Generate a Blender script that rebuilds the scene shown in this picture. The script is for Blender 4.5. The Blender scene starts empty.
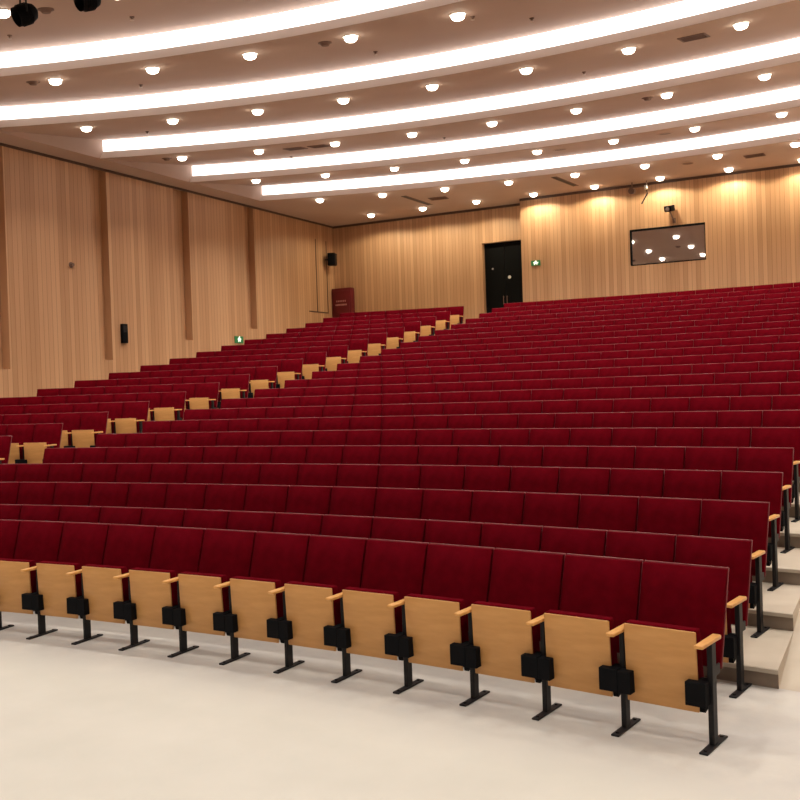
import bpy, bmesh, math, random
from mathutils import Vector, Matrix
random.seed(7)
sc = bpy.context.scene
COL = sc.collection
pi, sin, cos, asin, sqrt = math.pi, math.sin, math.cos, math.asin, math.sqrt

# ------------------------------------------------------------------ hall numbers
# x = across the hall (right +), y = along the hall axis away from the stage, z = up.
# the seating rows and the ceiling bands are arcs about the z axis at the origin.
R1, DR, PITCH, NROW = 26.938, 1.0628, 0.55, 23
ZC = 8.343                       # underside of ceiling
XL, XR = -13.0, 13.0
YB, YBR, YF = 52.16, 51.40, 9.0  # rear wall left part, rear wall right part, front wall
XCORN = -5.17
STEP_X, RAMP_X = 5.24, 7.2
def row_r(k): return R1 + (k-1)*DR
def row_h(k):
    n = max(0, k-2)
    return 0.13784*n + 0.004273*n*(n-1)/2
def tier_r(k): return row_r(k) - 0.88

# ------------------------------------------------------------------ materials
MATS = {}
def new_mat(name):
    m = bpy.data.materials.new(name); m.use_nodes = True
    nt = m.node_tree; b = nt.nodes['Principled BSDF']
    MATS[name] = m
    return m, nt, b
def N(nt, t, **kw):
    n = nt.nodes.new(t)
    for k, v in kw.items(): setattr(n, k, v)
    return n
def plain(name, col, rough=0.5, metal=0.0, spec=0.5):
    m, nt, b = new_mat(name)
    b.inputs['Base Color'].default_value = (*col, 1)
    b.inputs['Roughness'].default_value = rough
    b.inputs['Metallic'].default_value = metal
    b.inputs['Specular IOR Level'].default_value = spec
    return m
def mottled(name, c1, c2, scale, rough=0.5, bump=0.0, bscale=None, spec=0.4, stretch=(1, 1, 1), detail=4, sheen=0.0):
    m, nt, b = new_mat(name)
    tc = N(nt, 'ShaderNodeTexCoord'); mp = N(nt, 'ShaderNodeMapping')
    mp.inputs['Scale'].default_value = stretch
    nt.links.new(tc.outputs['Object'], mp.inputs['Vector'])
    no = N(nt, 'ShaderNodeTexNoise'); no.inputs['Scale'].default_value = scale; no.inputs['Detail'].default_value = detail
    nt.links.new(mp.outputs[0], no.inputs['Vector'])
    rp = N(nt, 'ShaderNodeValToRGB')
    rp.color_ramp.elements[0].position = 0.3; rp.color_ramp.elements[1].position = 0.7
    rp.color_ramp.elements[0].color = (*c1, 1); rp.color_ramp.elements[1].color = (*c2, 1)
    nt.links.new(no.outputs['Fac'], rp.inputs['Fac'])
    nt.links.new(rp.outputs['Color'], b.inputs['Base Color'])
    b.inputs['Roughness'].default_value = rough
    b.inputs['Specular IOR Level'].default_value = spec
    if sheen: b.inputs['Sheen Weight'].default_value = sheen; b.inputs['Sheen Tint'].default_value = (0.6, 0.12, 0.16, 1)
    if bump:
        n2 = N(nt, 'ShaderNodeTexNoise'); n2.inputs['Scale'].default_value = bscale or scale*8
        nt.links.new(mp.outputs[0], n2.inputs['Vector'])
        bp = N(nt, 'ShaderNodeBump'); bp.inputs['Strength'].default_value = bump; bp.inputs['Distance'].default_value = 0.01
        nt.links.new(n2.outputs['Fac'], bp.inputs['Height']); nt.links.new(bp.outputs[0], b.inputs['Normal'])
    return m
def slat_wood(name, axis, w, dark, mid, light, rough=0.55):
    """vertical wooden slats running across one axis"""
    m, nt, b = new_mat(name)
    tc = N(nt, 'ShaderNodeTexCoord'); sx = N(nt, 'ShaderNodeSeparateXYZ')
    nt.links.new(tc.outputs['Object'], sx.inputs[0])
    dv = N(nt, 'ShaderNodeMath', operation='DIVIDE'); dv.inputs[1].default_value = w
    nt.links.new(sx.outputs[axis], dv.inputs[0])
    fl = N(nt, 'ShaderNodeMath', operation='FLOOR'); nt.links.new(dv.outputs[0], fl.inputs[0])
    fr = N(nt, 'ShaderNodeMath', operation='FRACT'); nt.links.new(dv.outputs[0], fr.inputs[0])
    wn = N(nt, 'ShaderNodeTexWhiteNoise', noise_dimensions='1D'); nt.links.new(fl.outputs[0], wn.inputs['W'])
    mp = N(nt, 'ShaderNodeMapping'); mp.inputs['Scale'].default_value = (9, 9, 0.35)
    nt.links.new(tc.outputs['Object'], mp.inputs['Vector'])
    gn = N(nt, 'ShaderNodeTexNoise'); gn.inputs['Scale'].default_value = 2.0; gn.inputs['Detail'].default_value = 5
    nt.links.new(mp.outputs[0], gn.inputs['Vector'])
    ad = N(nt, 'ShaderNodeMath', operation='MULTIPLY_ADD'); ad.inputs[1].default_value = 0.55
    nt.links.new(wn.outputs['Value'], ad.inputs[0])
    g2 = N(nt, 'ShaderNodeMath', operation='MULTIPLY'); g2.inputs[1].default_value = 0.45
    nt.links.new(gn.outputs['Fac'], g2.inputs[0]); nt.links.new(g2.outputs[0], ad.inputs[2])
    rp = N(nt, 'ShaderNodeValToRGB'); e = rp.color_ramp.elements
    e[0].position, e[1].position = 0.1, 0.95
    e[0].color, e[1].color = (*dark, 1), (*light, 1)
    q = e.new(0.5); q.color = (*mid, 1)
    nt.links.new(ad.outputs[0], rp.inputs['Fac'])
    lt = N(nt, 'ShaderNodeMath', operation='LESS_THAN'); lt.inputs[1].default_value = 0.07
    nt.links.new(fr.outputs[0], lt.inputs[0])
    mx = N(nt, 'ShaderNodeMix', data_type='RGBA')
    mx.inputs['B'].default_value = (dark[0]*0.62, dark[1]*0.56, dark[2]*0.52, 1)
    nt.links.new(lt.outputs[0], mx.inputs['Factor']); nt.links.new(rp.outputs['Color'], mx.inputs['A'])
    nt.links.new(mx.outputs['Result'], b.inputs['Base Color'])
    b.inputs['Roughness'].default_value = rough
    return m
def emitter(name, col, strength):
    m, nt, b = new_mat(name)
    b.inputs['Base Color'].default_value = (0.8, 0.8, 0.8, 1)
    b.inputs['Emission Color'].default_value = (*col, 1)
    b.inputs['Emission Strength'].default_value = strength
    return m

FABRIC = mottled('red_fabric', (0.082, 0.0005, 0.0036), (0.106, 0.0008, 0.0050), 14, rough=0.95, bump=0.15, bscale=220, spec=0.03)
TAN = mottled('tan_plywood', (0.50, 0.25, 0.080), (0.58, 0.30, 0.105), 5, rough=0.42, stretch=(1, 1, 5), spec=0.35)
TANARM = mottled('armrest_wood', (0.56, 0.27, 0.075), (0.68, 0.36, 0.12), 12, rough=0.35, stretch=(6, 1, 1))
EDGE = mottled('backrest_plywood', (0.135, 0.012, 0.015), (0.165, 0.016, 0.019), 8, rough=0.5)
BLACK = plain('black_metal', (0.007, 0.006, 0.007), 0.5, spec=0.25)
BLACKPL = plain('black_plastic', (0.005, 0.005, 0.006), 0.7, spec=0.08)
DOORBLK = plain('dark_door', (0.002, 0.002, 0.002), 0.6, spec=0.1)
STEEL = plain('brushed_steel', (0.75, 0.73, 0.70), 0.3, 1.0)
PALE = plain('pale_enamel', (0.78, 0.74, 0.68), 0.4)
WHITEP = plain('white_paint', (0.80, 0.74, 0.70), 0.6)
GRILLE = plain('dark_grille', (0.05, 0.033, 0.025), 0.6)
BRONZE = plain('brown_vent', (0.16, 0.09, 0.065), 0.6)
REDCAB = mottled('red_lacquer', (0.105, 0.004, 0.008), (0.13, 0.006, 0.010), 3, rough=0.5)
PINKMK = plain('pale_lettering', (0.55, 0.28, 0.26), 0.6)
GREEN = emitter('exit_green', (0.10, 0.55, 0.18), 0.12); GREEN.node_tree.nodes['Principled BSDF'].inputs['Base Color'].default_value = (0.01, 0.12, 0.035, 1)
EXITW = emitter('exit_white', (0.95, 1.0, 0.75), 0.9)
WALL_L = slat_wood('oak_slats_side', 1, 0.145, (0.40, 0.213, 0.105), (0.495, 0.278, 0.146), (0.59, 0.35, 0.195))
WALL_B = slat_wood('oak_slats_rear', 0, 0.13, (0.40, 0.213, 0.105), (0.495, 0.278, 0.146), (0.59, 0.35, 0.195))
DARKWOOD = slat_wood('walnut_slats', 1, 0.17, (0.44, 0.24, 0.125), (0.50, 0.28, 0.146), (0.55, 0.31, 0.165))
TRIMD = plain('dark_trim', (0.085, 0.042, 0.025), 0.6)
CEIL = mottled('ceiling_paint', (0.47, 0.345, 0.285), (0.51, 0.38, 0.315), 0.6, rough=0.8, spec=0.2)
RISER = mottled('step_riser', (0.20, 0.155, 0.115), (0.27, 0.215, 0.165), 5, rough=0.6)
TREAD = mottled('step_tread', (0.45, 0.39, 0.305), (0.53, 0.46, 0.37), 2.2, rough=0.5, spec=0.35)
ROOMGREY = plain('control_room_grey', (0.10, 0.09, 0.085), 0.7)
COVE = emitter('cove_glow', (1.0, 0.96, 0.94), 3.4)
LENS = emitter('downlight_glow', (1.0, 0.90, 0.74), 12.0)
# front floor: cream vinyl, greyer and patchy where the seats stand
FLOOR, nt, b = new_mat('cream_floor')
tc = N(nt, 'ShaderNodeTexCoord')
n1 = N(nt, 'ShaderNodeTexNoise'); n1.inputs['Scale'].default_value = 0.9; n1.inputs['Detail'].default_value = 6; n1.inputs['Roughness'].default_value = 0.6
nt.links.new(tc.outputs['Object'], n1.inputs['Vector'])
rp = N(nt, 'ShaderNodeValToRGB'); e = rp.color_ramp.elements
e[0].position, e[1].position = 0.35, 0.65
e[0].color, e[1].color = (0.545, 0.525, 0.462, 1), (0.60, 0.575, 0.51, 1)
nt.links.new(n1.outputs['Fac'], rp.inputs['Fac'])
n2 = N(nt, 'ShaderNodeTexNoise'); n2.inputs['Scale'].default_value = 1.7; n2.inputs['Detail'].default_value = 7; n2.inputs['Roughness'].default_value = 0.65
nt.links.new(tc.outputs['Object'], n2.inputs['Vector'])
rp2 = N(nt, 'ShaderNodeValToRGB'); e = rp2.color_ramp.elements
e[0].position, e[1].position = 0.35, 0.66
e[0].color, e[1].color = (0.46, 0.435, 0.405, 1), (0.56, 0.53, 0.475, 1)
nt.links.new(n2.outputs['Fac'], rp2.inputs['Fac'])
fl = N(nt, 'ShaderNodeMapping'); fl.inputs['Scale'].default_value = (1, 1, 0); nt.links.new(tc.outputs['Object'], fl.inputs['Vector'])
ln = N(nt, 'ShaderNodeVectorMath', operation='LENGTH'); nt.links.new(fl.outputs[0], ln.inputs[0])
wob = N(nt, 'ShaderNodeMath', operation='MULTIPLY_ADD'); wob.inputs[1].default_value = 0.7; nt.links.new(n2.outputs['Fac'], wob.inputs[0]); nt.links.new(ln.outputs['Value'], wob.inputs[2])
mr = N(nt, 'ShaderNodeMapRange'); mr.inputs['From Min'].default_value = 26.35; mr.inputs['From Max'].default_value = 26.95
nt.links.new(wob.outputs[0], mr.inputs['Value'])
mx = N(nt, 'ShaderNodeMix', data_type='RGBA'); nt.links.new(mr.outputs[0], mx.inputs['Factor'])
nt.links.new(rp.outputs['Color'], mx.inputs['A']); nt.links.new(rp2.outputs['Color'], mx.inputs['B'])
nt.links.new(mx.outputs['Result'], b.inputs['Base Color'])
b.inputs['Roughness'].default_value = 0.42; b.inputs['Specular IOR Level'].default_value = 0.35
# the control room pane: coated glass, mostly mirroring the hall
GLASS = bpy.data.materials.new('coated_glass'); GLASS.use_nodes = True
nt = GLASS.node_tree; nt.nodes.clear()
out = N(nt, 'ShaderNodeOutputMaterial'); ms = N(nt, 'ShaderNodeMixShader'); ms.inputs[0].default_value = 0.85
tr = N(nt, 'ShaderNodeBsdfTransparent'); tr.inputs['Color'].default_value = (0.8, 0.8, 0.8, 1)
gl = N(nt, 'ShaderNodeBsdfGlossy'); gl.inputs['Roughness'].default_value = 0.02; gl.inputs['Color'].default_value = (0.76, 0.75, 0.76, 1)
nt.links.new(tr.outputs[0], ms.inputs[1]); nt.links.new(gl.outputs[0], ms.inputs[2]); nt.links.new(ms.outputs[0], out.inputs[0])

# ------------------------------------------------------------------ mesh helpers
def link(name, mesh, parent=None):
    o = bpy.data.objects.new(name, mesh); COL.objects.link(o)
    if parent: o.parent = parent
    return o
def to_mesh(bm, name, mats, smooth=True):
    me = bpy.data.meshes.new(name)
    bmesh.ops.recalc_face_normals(bm, faces=bm.faces[:])
    bm.to_mesh(me); bm.free()
    for m in (mats if isinstance(mats, (list, tuple)) else [mats]): me.materials.append(m)
    if smooth:
        for p in me.polygons: p.use_smooth = True
        me.set_sharp_from_angle(angle=math.radians(35))
    return me
def obj(name, bm, mats, parent=None, smooth=True): return link(name, to_mesh(bm, name, mats, smooth), parent)
def raw(name, verts, faces, mats, idx=None, parent=None, flip=False):
    me = bpy.data.meshes.new(name); me.from_pydata(verts, [], faces)
    for m in (mats if isinstance(mats, (list, tuple)) else [mats]): me.materials.append(m)
    if idx: me.polygons.foreach_set('material_index', idx)
    me.update()
    return link(name, me, parent)
def box(bm, x0, x1, y0, y1, z0, z1, bev=0.0, seg=2, fn=None, mi=0):
    t = bmesh.new(); bmesh.ops.create_cube(t, size=1.0)
    for v in t.verts:
        v.co = Vector((x0+(v.co.x+.5)*(x1-x0), y0+(v.co.y+.5)*(y1-y0), z0+(v.co.z+.5)*(z1-z0)))
    if bev: bmesh.ops.bevel(t, geom=t.edges[:], offset=bev, segments=seg, profile=0.5, affect='EDGES')
    for f in t.faces: f.material_index = mi
    merge(bm, t, fn)
def merge(bm, t, fn=None):
    mp = {}
    for v in t.verts: mp[v] = bm.verts.new(fn(v.co) if fn else v.co)
    for f in t.faces:
        nf = bm.faces.new([mp[v] for v in f.verts]); nf.material_index = f.material_index
    t.free()
def tube(bm, a, b_, r0, r1=None, n=16, cap=True, mi=0):
    a, b_ = Vector(a), Vector(b_); d = (b_-a); L = d.length; r1 = r0 if r1 is None else r1
    t = bmesh.new(); bmesh.ops.create_cone(t, cap_ends=cap, segments=n, radius1=r0, radius2=r1, depth=L)
    M = Matrix.Translation((a+b_)/2) @ d.to_track_quat('Z', 'Y').to_matrix().to_4x4()
    for f in t.faces: f.material_index = mi
    merge(bm, t, lambda c: M @ c)
def lathe(bm, prof, M=None, n=24, mi=0):
    """prof: (radius, height) pairs"""
    M = M or Matrix.Identity(4); rings = []
    for r, h in prof:
        rings.append([bm.verts.new(M @ Vector((r*cos(2*pi*i/n), r*sin(2*pi*i/n), h))) for i in range(n)] if r > 1e-6 else [bm.verts.new(M @ Vector((0, 0, h)))])
    for a, b_ in zip(rings, rings[1:]):
        for i in range(n):
            j = (i+1) % n
            if len(a) == 1 and len(b_) == 1: continue
            if len(a) == 1: f = bm.faces.new((a[0], b_[i], b_[j]))
            elif len(b_) == 1: f = bm.faces.new((a[i], a[j], b_[0]))
            else: f = bm.faces.new((a[i], a[j], b_[j], b_[i]))
            f.material_index = mi
def tag(o, label, cat, group=None):
    o['label'] = label; o['category'] = cat
    if group: o['group'] = group
    return o
def struct(o): o['kind'] = 'structure'; return o
def empty(name, loc, rz=0.0):
    o = bpy.data.objects.new(name, None); COL.objects.link(o); o.empty_display_size = 0.1
    o.location = loc; o.rotation_euler = (0, 0, rz); return o
ORD = ['', 'first', 'second', 'third', 'fourth', 'fifth', 'sixth', 'seventh', 'eighth', 'ninth', 'tenth', 'eleventh', 'twelfth', 'thirteenth',
       'fourteenth', 'fifteenth', 'sixteenth', 'seventeenth', 'eighteenth', 'nineteenth', 'twentieth', 'twenty-first', 'twenty-second', 'twenty-third']

# ------------------------------------------------------------------ floor, tiers, ramp
xs = [XL-0.3 + i*(STEP_X-XL+0.3)/60 for i in range(61)]
fv = [(XL-.3, YF-.3, 0), (XR+.3, YF-.3, 0), (XR+.3, 30.5, 0), (XL-.3, 30.5, 0)]
fv += [(x, y, -.12) for x, y, z in fv]
struct(raw('floor', fv, [(0, 1, 2, 3), (7, 6, 5, 4), (0, 4, 5, 1), (1, 5, 6, 2), (2, 6, 7, 3), (3, 7, 4, 0)], FLOOR))
def tiers(name, x0, x1, nx):
    V, F, I = [], [], []
    X = [x0+(x1-x0)*i/nx for i in range(nx+1)]
    def curve(R, z):
        b0 = len(V)
        for x in X: V.append((x, sqrt(R*R-x*x) if R else YB+.35, z))
        return b0
    def strip(a, b_, mi):
        for i in range(nx): F.append((a+i, a+i+1, b_+i+1, b_+i)); I.append(mi)
    for k in range(3, NROW+1):
        R, z0, z1 = tier_r(k), row_h(k-1), row_h(k)
        Rn = tier_r(k+1) if k < NROW else None
        n = 0.03   # nosing
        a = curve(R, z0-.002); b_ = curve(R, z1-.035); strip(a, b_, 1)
        c = curve(R-n+.012, z1-.035); strip(b_, c, 0)
        d = curve(R-n+.012, z1-.006); strip(c, d, 0)
        e_ = curve(R-n+.02, z1); strip(d, e_, 0)
        f = curve(Rn, z1); strip(e_, f, 0)
        for s in (0, nx):       # ends down to the ground
            x = X[s]; q = len(V)
            V.extend([(x, V[a+s][1], -.1), (x, V[f+s][1], -.1), V[f+s], (x, V[a+s][1], z1)])
            F.append((q, q+1, q+2, q+3)); I.append(0)
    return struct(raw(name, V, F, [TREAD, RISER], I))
tiers('floor_tiers', XL-.3, STEP_X, 60)
tiers('floor_tiers_right', RAMP_X, XR+.3, 20)
V, F = [], []
X = [STEP_X+(RAMP_X-STEP_X)*i/6 for i in range(7)]
lev = [(tier_r(3)-.02, -.004)] + [(tier_r(k+1), row_h(k)-.004) for k in range(3, NROW)] + [(None, row_h(NROW-1)+.2)]
for R, z in lev: V += [(x, sqrt(R*R-x*x) if R else YB, z) for x in X]
for j in range(len(lev)-1):
    for i in range(6): F.append((j*7+i, j*7+i+1, j*7+i+8, j*7+i+7))
struct(raw('floor_ramp', V, F, TREAD))

# ------------------------------------------------------------------ saw-tooth ceiling: each board rises to a lit step facing the stage
LIPS = [31.75, 35.04, 38.32, 41.66, 45.08, 48.45]
BOW = 0.003        # the bands curve a little more than the seat rows
STEP_H, LIP, XE, LEDGE = 0.500, 0.195, 12.25, 0.0
def ceil_z(x, y):
    R = sqrt(x*x+(y+BOW*x*x)**2)
    for a, b_ in zip(LIPS, LIPS[1:]):
        if a <= R < b_ and abs(x) < XE: return ZC+STEP_H*(R-a)/(b_+.13-a), math.atan(STEP_H/(b_+.13-a))
    return ZC, 0.0
NC = 96
xc = [-XE+2*XE*i/NC for i in range(NC+1)]; n = len(xc)
V, F, I = [], [], []
def ccurve(fn):
    b0 = len(V); V.extend(fn(x) for x in xc); return b0
def on(R, x, z): return (x, sqrt(R*R-x*x)-BOW*x*x, z)
def cstrip(a, b_, mi):
    for i in range(n-1): F.append((a+i, a+i+1, b_+i+1, b_+i)); I.append(mi)
prev = ccurve(lambda x: (x, YF-.3, ZC)); e_ = ccurve(lambda x: on(LIPS[0], x, ZC)); cstrip(prev, e_, 0); prev = e_
for ra, rb in zip(LIPS, LIPS[1:]):
    t = ccurve(lambda x: on(rb+.13, x, ZC+STEP_H)); l1 = ccurve(lambda x: on(rb+.13, x, ZC+LIP+.012)); l2 = ccurve(lambda x: on(rb+.09, x, ZC+LIP)); l4 = ccurve(lambda x: on(rb-LEDGE, x, ZC))
    cstrip(prev, t, 0); cstrip(t, l1, 1); cstrip(l1, l2, 1); cstrip(l2, l4, 1)
    for i in (0, n-1):
        F.append((prev+i, l4+i, l2+i, l1+i, t+i)); I.append(0)
    prev = l4
e_ = ccurve(lambda x: (x, YB+.35, ZC)); cstrip(prev, e_, 0)
for x0, x1 in ((XL-.35, -XE), (XE, XR+.35)):
    b0 = len(V); V += [(x0, YF-.3, ZC), (x1, YF-.3, ZC), (x1, YB+.35, ZC), (x0, YB+.35, ZC)]; F.append((b0, b0+1, b0+2, b0+3)); I.append(0)
struct(raw('ceiling', V, F, [CEIL, WHITEP], I))
for j, rb in enumerate(LIPS[1:]):
    V, F = [], []
    xx = [x*.9995 for x in xc]
    for r in (rb+.124, rb+.112):
        for z in (ZC+LIP+.016, ZC+STEP_H-.006): V += [on(r, x, z) for x in xx]
    m_ = len(xx)
    for i in range(m_-1):
        F += [(2*m_+i, 2*m_+i+1, 3*m_+i+1, 3*m_+i), (i, m_+i, m_+i+1, i+1), (i, i+1, 2*m_+i+1, 2*m_+i), (m_+i, 3*m_+i, 3*m_+i+1, m_+i+1)]
    for i in (0, m_-1): F.append((i, m_+i, 3*m_+i, 2*m_+i))
    tag(raw('cove_light', V, F, COVE), f'long curved white light band in the ceiling, {ORD[j+1]} from the stage', 'ceiling light', 'curved white ceiling light bands')

# ------------------------------------------------------------------ walls
# left wall: slatted panels with tapering recesses between them; (low z, bottom y0, y1, top y0, y1)
SLOTS = [(2.9, 36.45, 36.92, 36.25, 36.93), (3.15, 39.97, 40.34, 39.69, 40.33), (3.78, 43.27, 43.72, 43.03, 43.72), (4.25, 46.62, 47.06, 46.48, 47.06)]
ZT, DEP = ZC+.2, 0.24
V, F, I = [], [], []
def q(pts, mi):
    b0 = len(V); V.extend(pts); F.append(tuple(range(b0, b0+len(pts)))); I.append(mi)
x = XL
prev = [(YF-.3, 0.0)]; prev_pts = [(x, YF-.3, -.1), (x, YF-.3, ZT)]
left = [(x, YF-.3, ZT), (x, YF-.3, -.1)]
for (zb, b0_, b1_, t0_, t1_) in SLOTS:
    zt = ZT; sl = lambda yb, yt: yb+(yt-yb)*(zt-zb)/(ZC-zb)
    T0, T1 = sl(b0_, t0_), sl(b1_, t1_)
    q(left + [(x, b0_, -.1), (x, b0_, zb), (x, T0, zt)], 0)
    q([(x, b0_, -.1), (x, b1_, -.1), (x, b1_, zb), (x, b0_, zb)], 0)
    d = x-DEP
    q([(d, b0_, zb), (d, b1_, zb), (d, T1, zt), (d, T0, zt)], 1)
    q([(x, b0_, zb), (d, b0_, zb), (d, T0, zt), (x, T0, zt)], 1)
    q([(x, b1_, zb), (d, b1_, zb), (d, T1, zt), (x, T1, zt)], 1)
    q([(x, b0_, zb), (x, b1_, zb), (d, b1_, zb), (d, b0_, zb)], 0)
    left = [(x, T1, zt), (x, b1_, zb), (x, b1_, -.1)]
q(left + [(x, YB+.3, -.1), (x, YB+.3, ZT)], 0)
struct(raw('wall_left', V, F, [WALL_L, DARKWOOD], I))
def plate_hole(y, x0, x1, z0, z1, hx0, hx1, hz0, hz1, depth, mats, name, mi_rev=1):
    """wall facing -y with a rectangular opening and reveals"""
    V, F, I = [], [], []
    def q(pts, mi): b0 = len(V); V.extend(pts); F.append(tuple(range(b0, b0+len(pts)))); I.append(mi)
    for a0, a1, c0, c1 in ((x0, hx0, z0, z1), (hx1, x1, z0, z1), (hx0, hx1, z0, hz0), (hx0, hx1, hz1, z1)):
        if a1-a0 > 1e-4 and c1-c0 > 1e-4: q([(a0, y, c0), (a1, y, c0), (a1, y, c1), (a0, y, c1)], 0)
    d = y+depth
    q([(hx0, y, hz0), (hx0, d, hz0), (hx0, d, hz1), (hx0, y, hz1)], mi_rev)
    q([(hx1, y, hz0), (hx1, d, hz0), (hx1, d, hz1), (hx1, y, hz1)], mi_rev)
    q([(hx0, y, hz1), (hx1, y, hz1), (hx1, d, hz1), (hx0, d, hz1)], mi_rev)
    q([(hx0, y, hz0), (hx1, y, hz0), (hx1, d, hz0), (hx0, d, hz0)], mi_rev)
    return V, F, I
HF = row_h(NROW)
DX0, DX1, DZ1 = -6.90, -5.40, 7.10
V, F, I = plate_hole(YB, XL-.3, XCORN, -.1, ZT, DX0, DX1, HF, DZ1, 0.30, None, 'x')
b0 = len(V); V += [(XCORN, YB, -.1), (XCORN, YBR, -.1), (XCORN, YBR, ZT), (XCORN, YB, ZT)]; F.append((b0, b0+1, b0+2, b0+3)); I.append(2)
V2, F2, I2 = plate_hole(YBR, XCORN, XR+.3, -.1, ZT, -1.50, 0.83, 5.76, 6.91, 0.22, None, 'x', 1)
b0 = len(V); V += V2; F += [tuple(i+b0 for i in f) for f in F2]; I += I2
struct(raw('wall_rear', V, F, [WALL_B, DARKWOOD, PALE], I))
struct(raw('wall_right', [(XR, YF-.3, -.1), (XR, YB+.3, -.1), (XR, YB+.3, ZT), (XR, YF-.3, ZT)], [(0, 1, 2, 3)], WALL_L))
struct(raw('wall_front', [(XL-.3, YF, -.1), (XR+.3, YF, -.1), (XR+.3, YF, ZT), (XL-.3, YF, ZT)], [(0, 1, 2, 3)], WALL_B))
# dark shadow-line trims under the ceiling
for i, (x0, x1, y0, y1, z0) in enumerate(((XCORN, XR, YBR-.03, YBR-.001, ZC-.08), (XL, XCORN-.005, YB-.03, YB-.001, ZC-.08), (XL+.001, XL+.02, YF, YB-.04, ZC-.07))):
    bm = bmesh.new(); box(bm, x0, x1, y0, y1, z0, ZC-.002); struct(obj('trim_%d' % (i+1), bm, TRIMD, smooth=False))
# fine dark joints of a flush panel near the rear of the left wall
bm = bmesh.new()
for y in (50.86, 51.60): box(bm, XL+.001, XL+.012, y-.02, y+.02, 5.03, 7.72)
box(bm, XL+.001, XL+.012, 50.30, 51.62, 5.0, 5.04)
struct(obj('trim_4', bm, TRIMD, smooth=False))
# door at the head of the left aisle
bm = bmesh.new()
for s0, s1 in ((DX0, (DX0+DX1)/2-.004), ((DX0+DX1)/2+.004, DX1)): box(bm, s0+.005, s1-.005, YB+.20, YB+.245, HF+.01, DZ1-.06, .004)
box(bm, DX0, DX1, YB+.19, YB+.26, DZ1-.06, DZ1-.001)
d = struct(obj('door_1', bm, DOORBLK, smooth=False))
bm = bmesh.new(); lathe(bm, [(0, 0), (.05, .0), (.06, .02), (.05, .04), (0, .045)], Matrix.Translation((-5.98, YB+.20, 5.86)) @ Matrix.Rotation(pi/2, 4, 'X'))
obj('door_viewer', bm, PALE, d)
bm = bmesh.new(); lathe(bm, [(0, 0), (.03, .0), (.035, .02), (0, .025)], Matrix.Translation((-6.6, YB+.20, 6.2)) @ Matrix.Rotation(pi/2, 4, 'X'))
obj('door_viewer', bm, STEEL, d)
for hx in (-6.21, -6.08):
    bm = bmesh.new(); tube(bm, (hx, YB+.14, 4.92), (hx, YB+.14, 5.22), .014); tube(bm, (hx, YB+.14, 4.96), (hx, YB+.20, 4.96), .01); tube(bm, (hx, YB+.14, 5.18), (hx, YB+.20, 5.18), .01)
    obj('door_handle', bm, BRONZE, d)
# control-room window
bm = bmesh.new()
box(bm, -1.50, .83, YBR-.012, YBR+.06, 6.855, 6.91); box(bm, -1.50, -1.45, YBR-.012, YBR+.06, 5.80, 6.855)
box(bm, -1.50, .83, YBR+.02, YBR+.06, 5.76, 5.80); box(bm, .80, .83, YBR+.02, YBR+.06, 5.80, 6.855)
w = struct(obj('window_1', bm, BLACKPL, smooth=False))
bm = bmesh.new(); box(bm, -1.45, .80, YBR+.035, YBR+.045, 5.80, 6.855, fn=lambda c: Vector((c.x, c.y+(c.z-6.33)*.0042, c.z))); obj('glass_pane', bm, GLASS, w, smooth=False)
bm = bmesh.new(); box(bm, -3.2, 2.4, YBR+.24, YBR+3.6, 3.8, 7.9)
bm.faces.ensure_lookup_table()
bmesh.ops.delete(bm, geom=[f for f in bm.faces if f.calc_center_median().y < YBR+.3], context='FACES')
struct(obj('wall_control_room', bm, ROOMGREY, smooth=False))

# ------------------------------------------------------------------ seats
def lean(z0, y0, z1, y1):
    k = (y1-y0)/(z1-z0); return lambda c: Vector((c.x, c.y + y0 + (c.z-z0)*k, c.z))
BL = lean(.42, .175, .992, .345)
PL = lean(.20, -.045, .67, -.072)
def m_back():      # padded backrest, its face bulging slightly
    bm = bmesh.new(); W, z0, z1, nx, nz = .2702, .425, .984, 8, 8
    def prof(t): return 1-abs(t)**6
    fr, bk = [], []
    for j in range(nz+1):
        a, b_ = [], []
        for i in range(nx+1):
            u, w_ = -1+2*i/nx, -1+2*j/nz
            xx = W*(1-.045*(1-abs(w_))**0*0)*u; z = (z0+z1)/2+(z1-z0)/2*w_
            th = .022+.045*prof(u)**.5*prof(w_)**.5
            a.append(bm.verts.new(BL(Vector((xx, -th-.006, z))))); b_.append(bm.verts.new(BL(Vector((xx, -.0005, z)))))
        fr.append(a); bk.append(b_)
    for j in range(nz):
        for i in range(nx):
            bm.faces.new((fr[j][i], fr[j][i+1], fr[j+1][i+1], fr[j+1][i])); bm.faces.new((bk[j][i], bk[j+1][i], bk[j+1][i+1], bk[j][i+1]))
    for j in range(nz):
        for s in (0, nx): bm.faces.new((fr[j][s], fr[j+1][s], bk[j+1][s], bk[j][s]))
    for i in range(nx):
        for s in (0, nz): bm.faces.new((fr[s][i], fr[s][i+1], bk[s][i+1], bk[s][i]))
    return bm
def m_board():     # plywood shell behind the pad, its edge showing all round
    bm = bmesh.new(); box(bm, -.2742, .2742, .0, .014, .41, .991, .003, 1, BL); return bm
def m_cushion():   # folded-up seat pad
    bm = bmesh.new(); xc_ = -.015
    t = bmesh.new(); bmesh.ops.create_cube(t, size=1)
    for v in t.verts:
        top = v.co.z > 0; th = .075 if top else .115
        v.co = Vector((xc_+v.co.x*.45, .016 + (0 if v.co.y < 0 else th), .684 if top else .215))
    bmesh.ops.bevel(t, geom=t.edges[:], offset=.014, segments=3, profile=.5, affect='EDGES')
    merge(bm, t, PL); return bm
def m_under():
    bm = bmesh.new(); box(bm, -.240, .210, 0, .0155, .195, .675, .005, 2, PL); return bm
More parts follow.
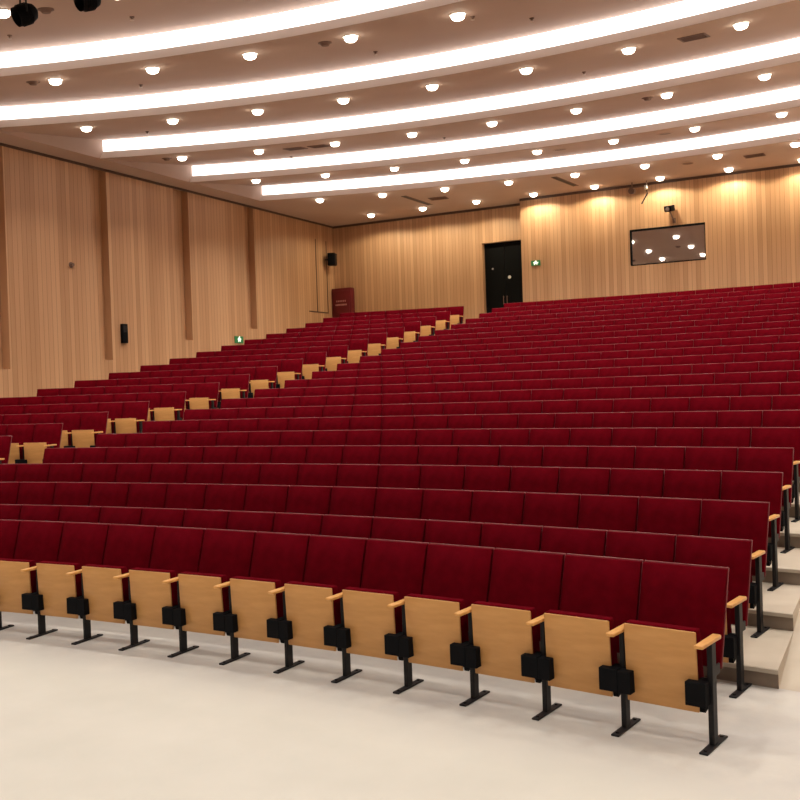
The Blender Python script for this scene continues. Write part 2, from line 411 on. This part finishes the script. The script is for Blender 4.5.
def m_arm():
    bm = bmesh.new(); box(bm, .247, .303, -.205, .105, .612, .638, .008, 2)
    for v in bm.verts:
        if v.co.y < -.15 and v.co.z < .62: v.co.z += .004
    return bm
def m_leg():
    bm = bmesh.new()
    box(bm, .2585, .2915, -.034, .034, .012, .611, .004, 1)
    box(bm, .2695, .2805, .03, .125, .40, .46)                       # arm carrying the backrests
    return bm
def m_foot():
    bm = bmesh.new(); box(bm, .249, .301, -.172, .172, .0005, .013, .003, 1)
    for y in (-.135, .135): tube(bm, (.275, y, .012), (.275, y, .020), .011, n=8)
    return bm
def m_brk(s):
    bm = bmesh.new()
    x0, x1 = (.152, .2735) if s > 0 else (-.2735, -.188)
    z0, z1 = (.252, .392) if s > 0 else (.250, .388)
    box(bm, x0, x1, -.112, -.038, z0, z1, .003, 1)
    if s > 0: box(bm, x0, .2560, -.038, .02, z0, z1, .003, 1)
    else: box(bm, -.2560, x1, -.038, .0, z0, z1, .003, 1)
    if s > 0:
        t = bmesh.new(); vs = [t.verts.new(c) for c in ((.195, .075, .262), (.195, -.02, .262), (.195, .005, .185), (.195, .06, .20))]
        f = t.faces.new(vs); r = bmesh.ops.extrude_face_region(t, geom=[f])
        for v in r['geom']:
            if isinstance(v, bmesh.types.BMVert): v.co.x += .035
        merge(bm, t)
    return bm
PARTS = [('backrest', None, m_back, FABRIC), ('back_board', 'backrest', m_board, EDGE), ('seat_cushion', None, m_cushion, FABRIC), ('underside_board', 'seat_cushion', m_under, TAN),
         ('armrest', None, m_arm, TANARM), ('leg', None, m_leg, BLACK), ('foot', 'leg', m_foot, BLACK), ('hinge_bracket', None, lambda: m_brk(1), BLACKPL), ('hinge_bracket', None, lambda: m_brk(-1), BLACKPL)]
MESH = []
for nm, par, fn, mat in PARTS: MESH.append((nm, par, to_mesh(fn(), nm, mat)))
def mirrored(me, nm):
    m2 = me.copy(); m2.transform(Matrix.Scale(-1, 4, (1, 0, 0))); m2.flip_normals(); m2.name = nm; return m2
EXTRA = [(nm, par, mirrored(me, nm)) for nm, par, me in MESH if nm in ('armrest', 'leg', 'foot')]
def build_seat(loc, rz, extra=False):
    root = empty('auditorium_seat', loc, rz); made = {}
    for nm, par, me in MESH: 
        o = link(nm, me, made[par] if par else root); made[nm] = o
    if extra:
        for nm, par, me in EXTRA:
            o = link(nm, me, made[par] if par else root); made[nm] = o
    return root
def copy_seat(src, loc, rz):
    r = src.copy(); COL.objects.link(r); r.location = loc; r.rotation_euler = (0, 0, rz)
    for ch in src.children:
        c = ch.copy(); COL.objects.link(c); c.parent = r
        for g in ch.children:
            d = g.copy(); COL.objects.link(d); d.parent = c
    return r

# camera
f_px, yaw, pitch, roll, CAMLOC = 960.0, math.radians(27.5), -0.01433, -0.03337, Vector((6.0258, 20.6746, 2.1731))
CAMROT = Matrix.Rotation(yaw, 4, 'Z') @ Matrix.Rotation(pi/2+pitch, 4, 'X') @ Matrix.Rotation(roll, 4, 'Z')
CINV = (Matrix.Translation(CAMLOC) @ CAMROT).inverted()
def pix(p):
    c = CINV @ Vector(p); return (400+f_px*c.x/-c.z, 400-f_px*c.y/-c.z) if c.z < -0.5 else (-9999, 0)
NSEAT, NLEFT = 19, 8
seats = []          # (visible area, block, row, index from the right end, loc, rz, last)
for k in range(1, NROW+1):
    R, h = row_r(k), row_h(k)
    for blk, n_, xe in (('c', NSEAT, 5.01), ('l', NLEFT, -6.97+.20*(k-7)/16)):
        if blk == 'l' and k < 5: continue
        ph0 = asin(xe/R)
        for i in range(n_):
            ph = ph0 - (i+.5)*PITCH/R
            loc = (R*sin(ph), R*cos(ph), h)
            rt = R+.33; top = pix((rt*sin(ph), rt*cos(ph), h+.95))
            low = pix((rt*sin(ph), rt*cos(ph), row_h(k-1)+.99-(.0 if k > 1 else .99)))
            s = f_px/ (Vector(loc)-CAMLOC).length
            u0, u1 = top[0]-.24*s, top[0]+.24*s
            vis = max(0, min(800, u1)-max(0, u0))
            r2 = row_r(k-1)+.33
            tp = pix((r2*sin(ph), r2*cos(ph), row_h(k-1)+.99))[1] if k > 1 else 760
            area = vis*max(1.5, tp-top[1])
            if blk == 'l' and i == 0 and k >= 7: area = 1e6
            if blk == 'l' and i > 0: area *= .8
            if vis < 4: area = 0
            seats.append((area, blk, k, i, loc, -ph, i == n_-1))
order = sorted(range(len(seats)), key=lambda i: -seats[i][0])
chosen = set(order[:300])
proto = {False: None, True: None}
rest = []
for idx, (area, blk, k, i, loc, rz, last) in enumerate(seats):
    if idx not in chosen:
        rest.append((loc, rz, last)); continue
    if proto[last] is None: o = proto[last] = build_seat(loc, rz, last)
    else: o = copy_seat(proto[last], loc, rz)
    if blk == 'c':
        tag(o, f'dark red tip-up seat, {ORD[k]} row from the front, {ORD[i+1]} from the right aisle', 'seat', 'tip-up seats in the centre block')
    elif i == 0:
        tag(o, f'tip-up seat showing its tan underside beside the left aisle, {ORD[k-6]} one going up', 'seat', 'aisle-end seats of the left block')
    else:
        tag(o, f'dark red seat in the left block, {ORD[k]} row, {ORD[i+1]} from the aisle', 'seat', 'tip-up seats in the left block')
print('SEATS', len(seats), 'rest', len(rest), sorted({(seats[i][1], seats[i][2]) for i in chosen}))
# the remaining smaller seats: one object
def gather(parts):
    vv, ff, mi = [], [], []
    for nm, par, me in parts:
        b0 = len(vv); vv += [v.co.copy() for v in me.vertices]
        ff += [tuple(v+b0 for v in p.vertices) for p in me.polygons]
        mi += [SM.index(me.materials[0])]*len(me.polygons)
    return vv, ff, mi
SM = [FABRIC, EDGE, TAN, TANARM, BLACK, BLACKPL]
G = {False: gather(MESH), True: gather(MESH+EXTRA)}
V, F, I = [], [], []
for loc, rz, last in rest:
    vv, ff, mi = G[last]; M = Matrix.Translation(loc) @ Matrix.Rotation(rz, 4, 'Z'); b0 = len(V)
    V += [tuple(M @ v) for v in vv]; F += [tuple(i+b0 for i in f) for f in ff]; I += mi
o = raw('distant_auditorium_seats', V, F, SM, I)
for p in o.data.polygons: p.use_smooth = True
o.data.set_sharp_from_angle(angle=math.radians(35))
o['kind'] = 'stuff'
tag(o, 'dark red seat backs filling the highest rear rows and the left block by the wall', 'seats')

# ------------------------------------------------------------------ downlights
def downlight_mesh():
    bm = bmesh.new(); lathe(bm, [(.150, 0), (.148, -.012), (.118, -.014), (.112, .0), (.108, .02)], n=28); ring = to_mesh(bm, 'trim_ring', WHITEP)
    bm = bmesh.new(); lathe(bm, [(.1085, .0), (.118, -.03), (.114, -.06), (.09, -.088), (.05, -.104), (0, -.108)], n=24); lens = to_mesh(bm, 'lens', LENS)  # lens domed downward so its shape imitates the lamp's round glare
    return ring, lens
RING, LENSM = downlight_mesh()
def spot_data(name, W, ang, blend, col=(1.0, 0.93, 0.84)):
    L = bpy.data.lights.new(name, 'SPOT'); L.energy = W; L.spot_size = math.radians(ang); L.spot_blend = blend; L.color = col; L.shadow_soft_size = .10; return L
SPOT = spot_data('downlight_beam', 320, 120, .8)
SPOTR = spot_data('wall_downlight_beam', 160, 164, .25, (1.0, .88, .60))
SPOTF = spot_data('stage_downlight_beam', 470, 130, .8, (1.0, .96, .90))
dl0 = None
def downlight(x, y, data, label, group):
    global dl0
    z, tl = ceil_z(x, y); z -= .001; rot = (tl, 0, -math.atan2(x, y))
    if dl0 is None:
        r = empty('downlight', (x, y, z)); link('trim_ring', RING, r); link('lens', LENSM, r); dl0 = r
    else:
        r = dl0.copy(); COL.objects.link(r); r.location = (x, y, z)
        for ch in dl0.children:
            if ch.type == 'MESH': c = ch.copy(); COL.objects.link(c); c.parent = r
    r.rotation_euler = rot
    l = bpy.data.objects.new('lamp', data); COL.objects.link(l); l.parent = r; l.location = (0, 0, -.13)
    tag(r, label, 'downlight', group)
lats = [-10.85, -8.76, -6.69, -4.63, -2.56, -.48, 1.60, 3.66, 5.72, 7.78, 9.84, 11.80]
lats2 = [-10.57, -8.52, -6.50, -4.47, -2.43, -.37, 1.66, 3.70, 5.75, 7.80, 9.83, 11.85]
rowname = ['row before the first light band', 'first row from the stage', 'second row from the stage', 'third row from the stage', 'fourth row from the stage', 'fifth row from the stage', 'last row by the rear wall']
for j, R in enumerate((32.45, 35.75, 39.12, 42.50, 45.78, 48.80, None)):
    for i, x in enumerate(lats if j < 5 else lats2):
        if x < 0: x *= 1-(.0, .017, .016, .008, .004, 0, 0)[j]
        y = sqrt(R*R-x*x)-.0024*x*x if R else 50.80
        downlight(x, y, SPOT if R else SPOTR, f'round glowing ceiling downlight, {rowname[j]}, {ORD[i+1]} from the left', 'round ceiling downlights')
for j, y in enumerate((29.0, 24.5, 20.0, 15.0)):
    for i, x in enumerate((-10.0, -6.0, -2.0, 2.0, 6.0, 10.0)):
        downlight(x, y, SPOTF, f'round glowing downlight over the front floor, {ORD[j+1]} row before the bands, {ORD[i+1]} from the left', 'downlights over the front floor')

# ------------------------------------------------------------------ ceiling fittings
def vent(x, y, wx, wy, rz, label, n=7):
    z, tl = ceil_z(x, y); r = empty('air_vent', (x, y, z)); r.rotation_euler = (tl, 0, -math.atan2(x, y))
    bm = bmesh.new(); t = .035
    for a in ((-wx/2, wx/2, -wy/2, -wy/2+t), (-wx/2, wx/2, wy/2-t, wy/2), (-wx/2, -wx/2+t, -wy/2+t, wy/2-t), (wx/2-t, wx/2, -wy/2+t, wy/2-t)): box(bm, *a, -.016, -.001)
    obj('frame', bm, BRONZE, r, smooth=False)
    bm = bmesh.new(); box(bm, -wx/2+t, wx/2-t, -wy/2+t, wy/2-t, -.003, -.001); obj('backing', bm, GRILLE, r, smooth=False)
    bm = bmesh.new()
    for i in range(n):
        yy = -wy/2+t+(i+.5)*(wy-2*t)/n
        box(bm, -wx/2+t, wx/2-t, yy-.008, yy+.008, -.014, -.004)
    obj('louvre', bm, BRONZE, r, smooth=False)
    tag(r, label, 'air vent', 'ceiling air vents')
vent(2.77, 39.28, .50, .46, .03, 'dark square air vent in the ceiling between the second and third light bands at right')
vent(-7.94, 42.02, .52, .50, -.18, 'left of two dark air vents side by side in the ceiling at left')
vent(-7.29, 42.15, .48, .50, -.17, 'right of two dark air vents side by side in the ceiling at left')
vent(2.55, 49.5, .54, .36, .0, 'dark air vent in the ceiling close to the rear wall at right')
vent(-7.35, 49.6, .60, .42, -.1, 'brown air vent in the ceiling close to the rear wall at left')
def slit(x0, y0, x1, y1, label):
    L = sqrt((x1-x0)**2+(y1-y0)**2); r = empty('linear_vent', ((x0+x1)/2, (y0+y1)/2, ZC), math.atan2(y1-y0, x1-x0))
    bm = bmesh.new()
    for s in (-1, 1): box(bm, -L/2, L/2, s*.075-.014, s*.075+.014, -.014, -.001)
    obj('frame', bm, BRONZE, r, smooth=False)
    bm = bmesh.new(); box(bm, -L/2, L/2, -.06, .06, -.004, -.001); obj('slot', bm, GRILLE, r, smooth=False)
    tag(r, label, 'air vent', 'long slot vents')
slit(-3.10, 48.75, -2.93, 50.45, 'long narrow dark slot vent in the ceiling above the control-room window')
slit(-8.11, 48.55, -8.06, 50.45, 'long narrow dark slot vent in the ceiling left of the black door')
def detector(x, y, kind, label):
    z, tl = ceil_z(x, y)
    r = empty('smoke_detector' if kind == 's' else 'ceiling_speaker', (x, y, z-.001)); r.rotation_euler = (tl, 0, -math.atan2(x, y))
    rad = .13 if kind == 's' else .20
    bm = bmesh.new(); lathe(bm, [(rad, 0), (rad, -.012), (rad*.8, -.02), (rad*.78, -.016)], n=24); obj('rim', bm, BRONZE if kind == 's' else CEIL, r)
    bm = bmesh.new(); lathe(bm, [(rad*.78, -.015), (rad*.5, -.017 if kind != 's' else -.06), (0, -.018 if kind != 's' else -.065)], n=24); obj('cover' if kind == 's' else 'grille', bm, BRONZE, r)
    tag(r, label, 'smoke detector' if kind == 's' else 'ceiling speaker')
detector(-3.10, 35.72, 's', 'brown round smoke detector in the ceiling before the second light band')
detector(-11.22, 40.76, 's', 'brown round smoke detector in the ceiling near the left wall')
detector(-9.10, 34.41, 's', 'brown round smoke detector in the ceiling at far left between the first two bands')
detector(-6.13, 32.03, 's', 'brown round smoke detector in the ceiling beside the stage spotlights')
detector(1.15, 42.58, 's', 'brown round smoke detector in the ceiling between the third and fourth bands')
detector(.79, 46.07, 'p', 'flush round ceiling speaker between the fourth and fifth light bands at right')
detector(-2.06, 46.21, 'p', 'flush round ceiling speaker between the fourth and fifth light bands near the middle')
detector(.75, 49.30, 'p', 'flush round ceiling speaker behind the last light band above the window')
SPR = [(-5.49, 33.33, 'before the first light band right of the stage spotlights'), (-7.91, 32.84, 'before the first light band at far left'), (-10.35, 39.06, 'behind the second light band at far left'),
       (-7.91, 36.18, 'between the first two light bands at left'), (-2.83, 37.14, 'just before the second light band at centre'), (.37, 37.11, 'just before the second light band at right'),
       (.27, 40.64, 'just before the third light band at right'), (-4.49, 43.90, 'just before the fourth light band at centre'), (-9.08, 43.53, 'beside the two dark air vents'), (-.35, 36.11, 'beside a downlight of the first row')]
sp0 = None
for x, y, t in SPR:
    z = ceil_z(x, y)[0]-.001
    if sp0 is None:
        sp0 = r = empty('sprinkler', (x, y, z))
        bm = bmesh.new(); lathe(bm, [(.045, 0), (.04, -.012), (.015, -.014), (.012, -.05)], n=12); obj('ceiling_mount', bm, BRONZE, r)
        bm = bmesh.new(); lathe(bm, [(.01, -.05), (.036, -.056), (.036, -.060), (0, -.062)], n=12); obj('deflector', bm, STEEL, r)
    else:
        r = sp0.copy(); COL.objects.link(r); r.location = (x, y, z)
        for ch in sp0.children: c = ch.copy(); COL.objects.link(c); c.parent = r
    tag(r, 'small ceiling sprinkler head ' + t, 'sprinkler', 'ceiling sprinklers')
# stage spotlights
def spotlight(x, y, z, aim, label, snoot):
    r = empty('stage_spotlight', (x, y, z))
    d = Vector(aim).normalized(); M = d.to_track_quat('Z', 'Y').to_matrix().to_4x4()
    bm = bmesh.new(); lathe(bm, [(0, -.21), (.06, -.205), (.11, -.17), (.142, -.09), (.148, .02), (.14, .09), (.13, .095), (.12, .05)], M, 20)
    for i in range(5): lathe(bm, [(.147, -.08+i*.03), (.156, -.076+i*.03), (.156, -.068+i*.03), (.147, -.064+i*.03)], M, 20)
    obj('housing', bm, BLACKPL, r)
    bm = bmesh.new()
    if snoot: lathe(bm, [(.150, .09), (.155, .12), (.17, .34), (.165, .34), (.14, .12)], M, 20)
    else: lathe(bm, [(.135, .08), (.14, .12), (.13, .12), (.12, .07)], M, 20)
    obj('snoot', bm, PALE if snoot else BLACKPL, r)
    bm = bmesh.new(); side = d.cross(Vector((0, 0, 1))).normalized()
    a, b_ = side*.168, side*-.168; top = Vector((0, 0, .27))
    tube(bm, a, a*.75+top, .013, n=8); tube(bm, b_, b_*.75+top, .013, n=8); tube(bm, a*.75+top, b_*.75+top, .013, n=8)
    obj('yoke', bm, BLACK, r)
    bm = bmesh.new(); tube(bm, top, (0, 0, ceil_z(x, y)[0]-.002-z), .018, n=10); lathe(bm, [(0, 0), (.07, 0), (.07, -.02), (0, -.02)], Matrix.Translation((0, 0, ceil_z(x, y)[0]-.002-z)), 16)
    obj('ceiling_mount', bm, BLACK, r)
    tag(r, label, 'stage light', 'stage spotlights under the ceiling')
spotlight(-5.16, 30.70, 7.76, (-.35, -.75, -.45), 'black stage spotlight beside a glowing downlight at the upper left corner', False)
spotlight(-4.08, 30.86, 7.80, (-.3, -.8, -.35), 'black stage spotlight cut by the top edge, right of the other one', False)

# ------------------------------------------------------------------ wall fittings
def exit_sign(loc, rz, w, h, label):
    r = empty('exit_sign', loc, rz)   # faces local -y
    bm = bmesh.new(); box(bm, -w/2, w/2, -.03, -.001, -h/2, h/2, .004, 1); obj('case', bm, GREEN, r, smooth=False)
    bm = bmesh.new(); y0, y1 = -.034, -.0305
    box(bm, -.012*w/.34-.03, .03, y0, y1, -h*.12, h*.30)
    tube(bm, (.012, y1, h*.38), (.012, y0, h*.38), h*.12, n=12)
    box(bm, -.085, .095, y0, y1, -h*.02, h*.16); box(bm, -.06, -.02, y0, y1, -h*.34, -h*.1); box(bm, .02, .07, y0, y1, -h*.30, -h*.1)
    obj('running_figure', bm, EXITW, r, smooth=False)
    tag(r, label, 'exit sign', 'green exit signs')
exit_sign((-4.67, YBR-.002, 6.14), 0, .32, .17, 'small green exit sign on the rear wall right of the black door')
exit_sign((XL+.002, 46.0, 3.86), pi/2, .44, .22, 'small green exit sign low on the left wall just above the seats')
# speaker in the rear left corner
r = empty('wall_speaker', (XL+.02, 51.42, 7.0), pi/2+.30)
bm = bmesh.new(); box(bm, -.16, .16, -.44, -.16, -.23, .23, .02, 2); obj('cabinet', bm, BLACKPL, r)
bm = bmesh.new(); box(bm, -.14, .14, -.452, -.44, -.21, .21, .004, 1); obj('grille', bm, BLACK, r)
bm = bmesh.new(); tube(bm, (0, -.16, 0), (.02, -.03, 0), .03, n=10); obj('bracket', bm, BLACK, r)
tag(r, 'black box speaker high in the rear left corner above the red cabinet', 'speaker')
# red cabinet
r = empty('red_cabinet', (-12.56, YB-.003, HF+.001))
bm = bmesh.new(); box(bm, -.41, .41, -.30, 0, 0, 2.15, .012, 2); obj('body', bm, REDCAB, r)
bm = bmesh.new(); box(bm, -.36, .36, -.322, -.301, .10, 2.05, .008, 2); dr = obj('door', bm, REDCAB, r)
bm = bmesh.new()
for z, wd, n_ in ((1.66, .44, 6), (1.52, .50, 9)):
    for i in range(n_):
        xx = -wd/2+wd*(i+.5)/n_; box(bm, xx-.018, xx+.018, -.3255, -.3225, z-.03, z+.03)
obj('lettering', bm, PINKMK, dr, smooth=False)
bm = bmesh.new(); tube(bm, (.30, -.35, .95), (.30, -.35, 1.15), .012, n=8); tube(bm, (.30, -.35, .97), (.30, -.32, .97), .01, n=8); tube(bm, (.30, -.35, 1.13), (.30, -.32, 1.13), .01, n=8)
obj('handle', bm, STEEL, dr)
tag(r, 'tall dark red cabinet with pale lettering in the rear left corner', 'cabinet')
# low black box and small knob on the left wall
r = empty('wall_intercom', (XL+.002, 40.76, 3.62), pi/2)
bm = bmesh.new(); box(bm, -.10, .10, -.09, 0, 0, .53, .01, 2); obj('case', bm, BLACKPL, r)
bm = bmesh.new(); box(bm, -.075, .075, -.096, -.0905, .30, .48, .004, 1); obj('panel', bm, BLACK, r)
tag(r, 'narrow upright black box on the left wall right of a dark recess', 'wall box')
bm = bmesh.new(); lathe(bm, [(0, 0), (.075, 0), (.075, .01), (.03, .015), (.03, .05), (.05, .06), (.045, .085), (0, .09)], Matrix.Translation((XL+.002, 38.96, 5.61)) @ Matrix.Rotation(pi/2, 4, 'Y'), 16)
tag(obj('wall_sensor', bm, BRONZE), 'small brown round sensor halfway up the left wall panel', 'sensor')
# surveillance camera over the window
r = empty('surveillance_camera', (-.10, YBR-.002, 7.0))
bm = bmesh.new(); box(bm, -.05, .05, -.02, 0, -.02, .14, .005, 1); tube(bm, (0, -.01, .06), (-.02, -.20, .16), .022, n=10); tube(bm, (-.02, -.20, .16), (-.07, -.24, .33), .022, n=10); obj('wall_mount', bm, BRONZE, r)
M = Matrix.Translation((-.08, -.26, .40)) @ Matrix.Rotation(-.12, 4, 'Z') @ Matrix.Rotation(.2, 4, 'X')
bm = bmesh.new(); box(bm, -.11, .11, -.20, .20, -.08, .10, .02, 2, lambda c: M @ c); obj('housing', bm, BLACKPL, r)
bm = bmesh.new(); lathe(bm, [(.06, 0), (.06, .015), (.03, .02), (0, .015)], M @ Matrix.Translation((0, -.2, 0)) @ Matrix.Rotation(pi/2, 4, 'X'), 16); obj('lens', bm, STEEL, r)
tag(r, 'black surveillance camera on an arm above the control-room window', 'camera')
# cluster with a thin arm under the ceiling
r = empty('ceiling_projector', (-1.02, 51.05, ZC))
bm = bmesh.new(); tube(bm, (-.28, 0, -.001), (-.28, 0, -.16), .02, n=8); tube(bm, (.18, 0, -.001), (.18, 0, -.14), .02, n=8); box(bm, -.36, .26, -.02, .02, -.18, -.15); obj('hanger', bm, BRONZE, r)
M = Matrix.Translation((-.26, -.02, -.27)) @ Matrix.Rotation(.5, 4, 'Y')
bm = bmesh.new(); tube(bm, M @ Vector((0, .10, 0)), M @ Vector((0, -.14, -.03)), .085, .095, 16); obj('lamp_head', bm, BRONZE, r)
bm = bmesh.new(); lathe(bm, [(.06, 0), (.06, -.10), (.03, -.13), (0, -.13)], Matrix.Translation((.16, 0, -.15)), 14); obj('socket', bm, STEEL, r)
bm = bmesh.new(); tube(bm, (.20, -.02, -.40), (.02, -.06, -.72), .022, n=8); tube(bm, (.16, 0, -.27), (.20, -.02, -.40), .012, n=8); obj('arm', bm, BLACK, r)
tag(r, 'small brown lamp cluster with a slanting black arm under the ceiling left of the camera', 'lamp')

# ------------------------------------------------------------------ camera, world, view
cam = bpy.data.cameras.new('camera'); cam.sensor_width = 36; cam.lens = f_px/800*36; cam.clip_end = 200
co = bpy.data.objects.new('camera', cam); COL.objects.link(co)
co.matrix_world = Matrix.Translation(CAMLOC) @ CAMROT
sc.camera = co
wd = bpy.data.worlds.new('world'); sc.world = wd; wd.use_nodes = True
wd.node_tree.nodes['Background'].inputs[0].default_value = (0.9, 0.8, 0.7, 1)
wd.node_tree.nodes['Background'].inputs[1].default_value = 0.02
vs = sc.view_settings
vs.view_transform = 'Standard'; vs.look = 'None'; vs.gamma = 1; vs.use_curve_mapping = False
vs.exposure = 0.0
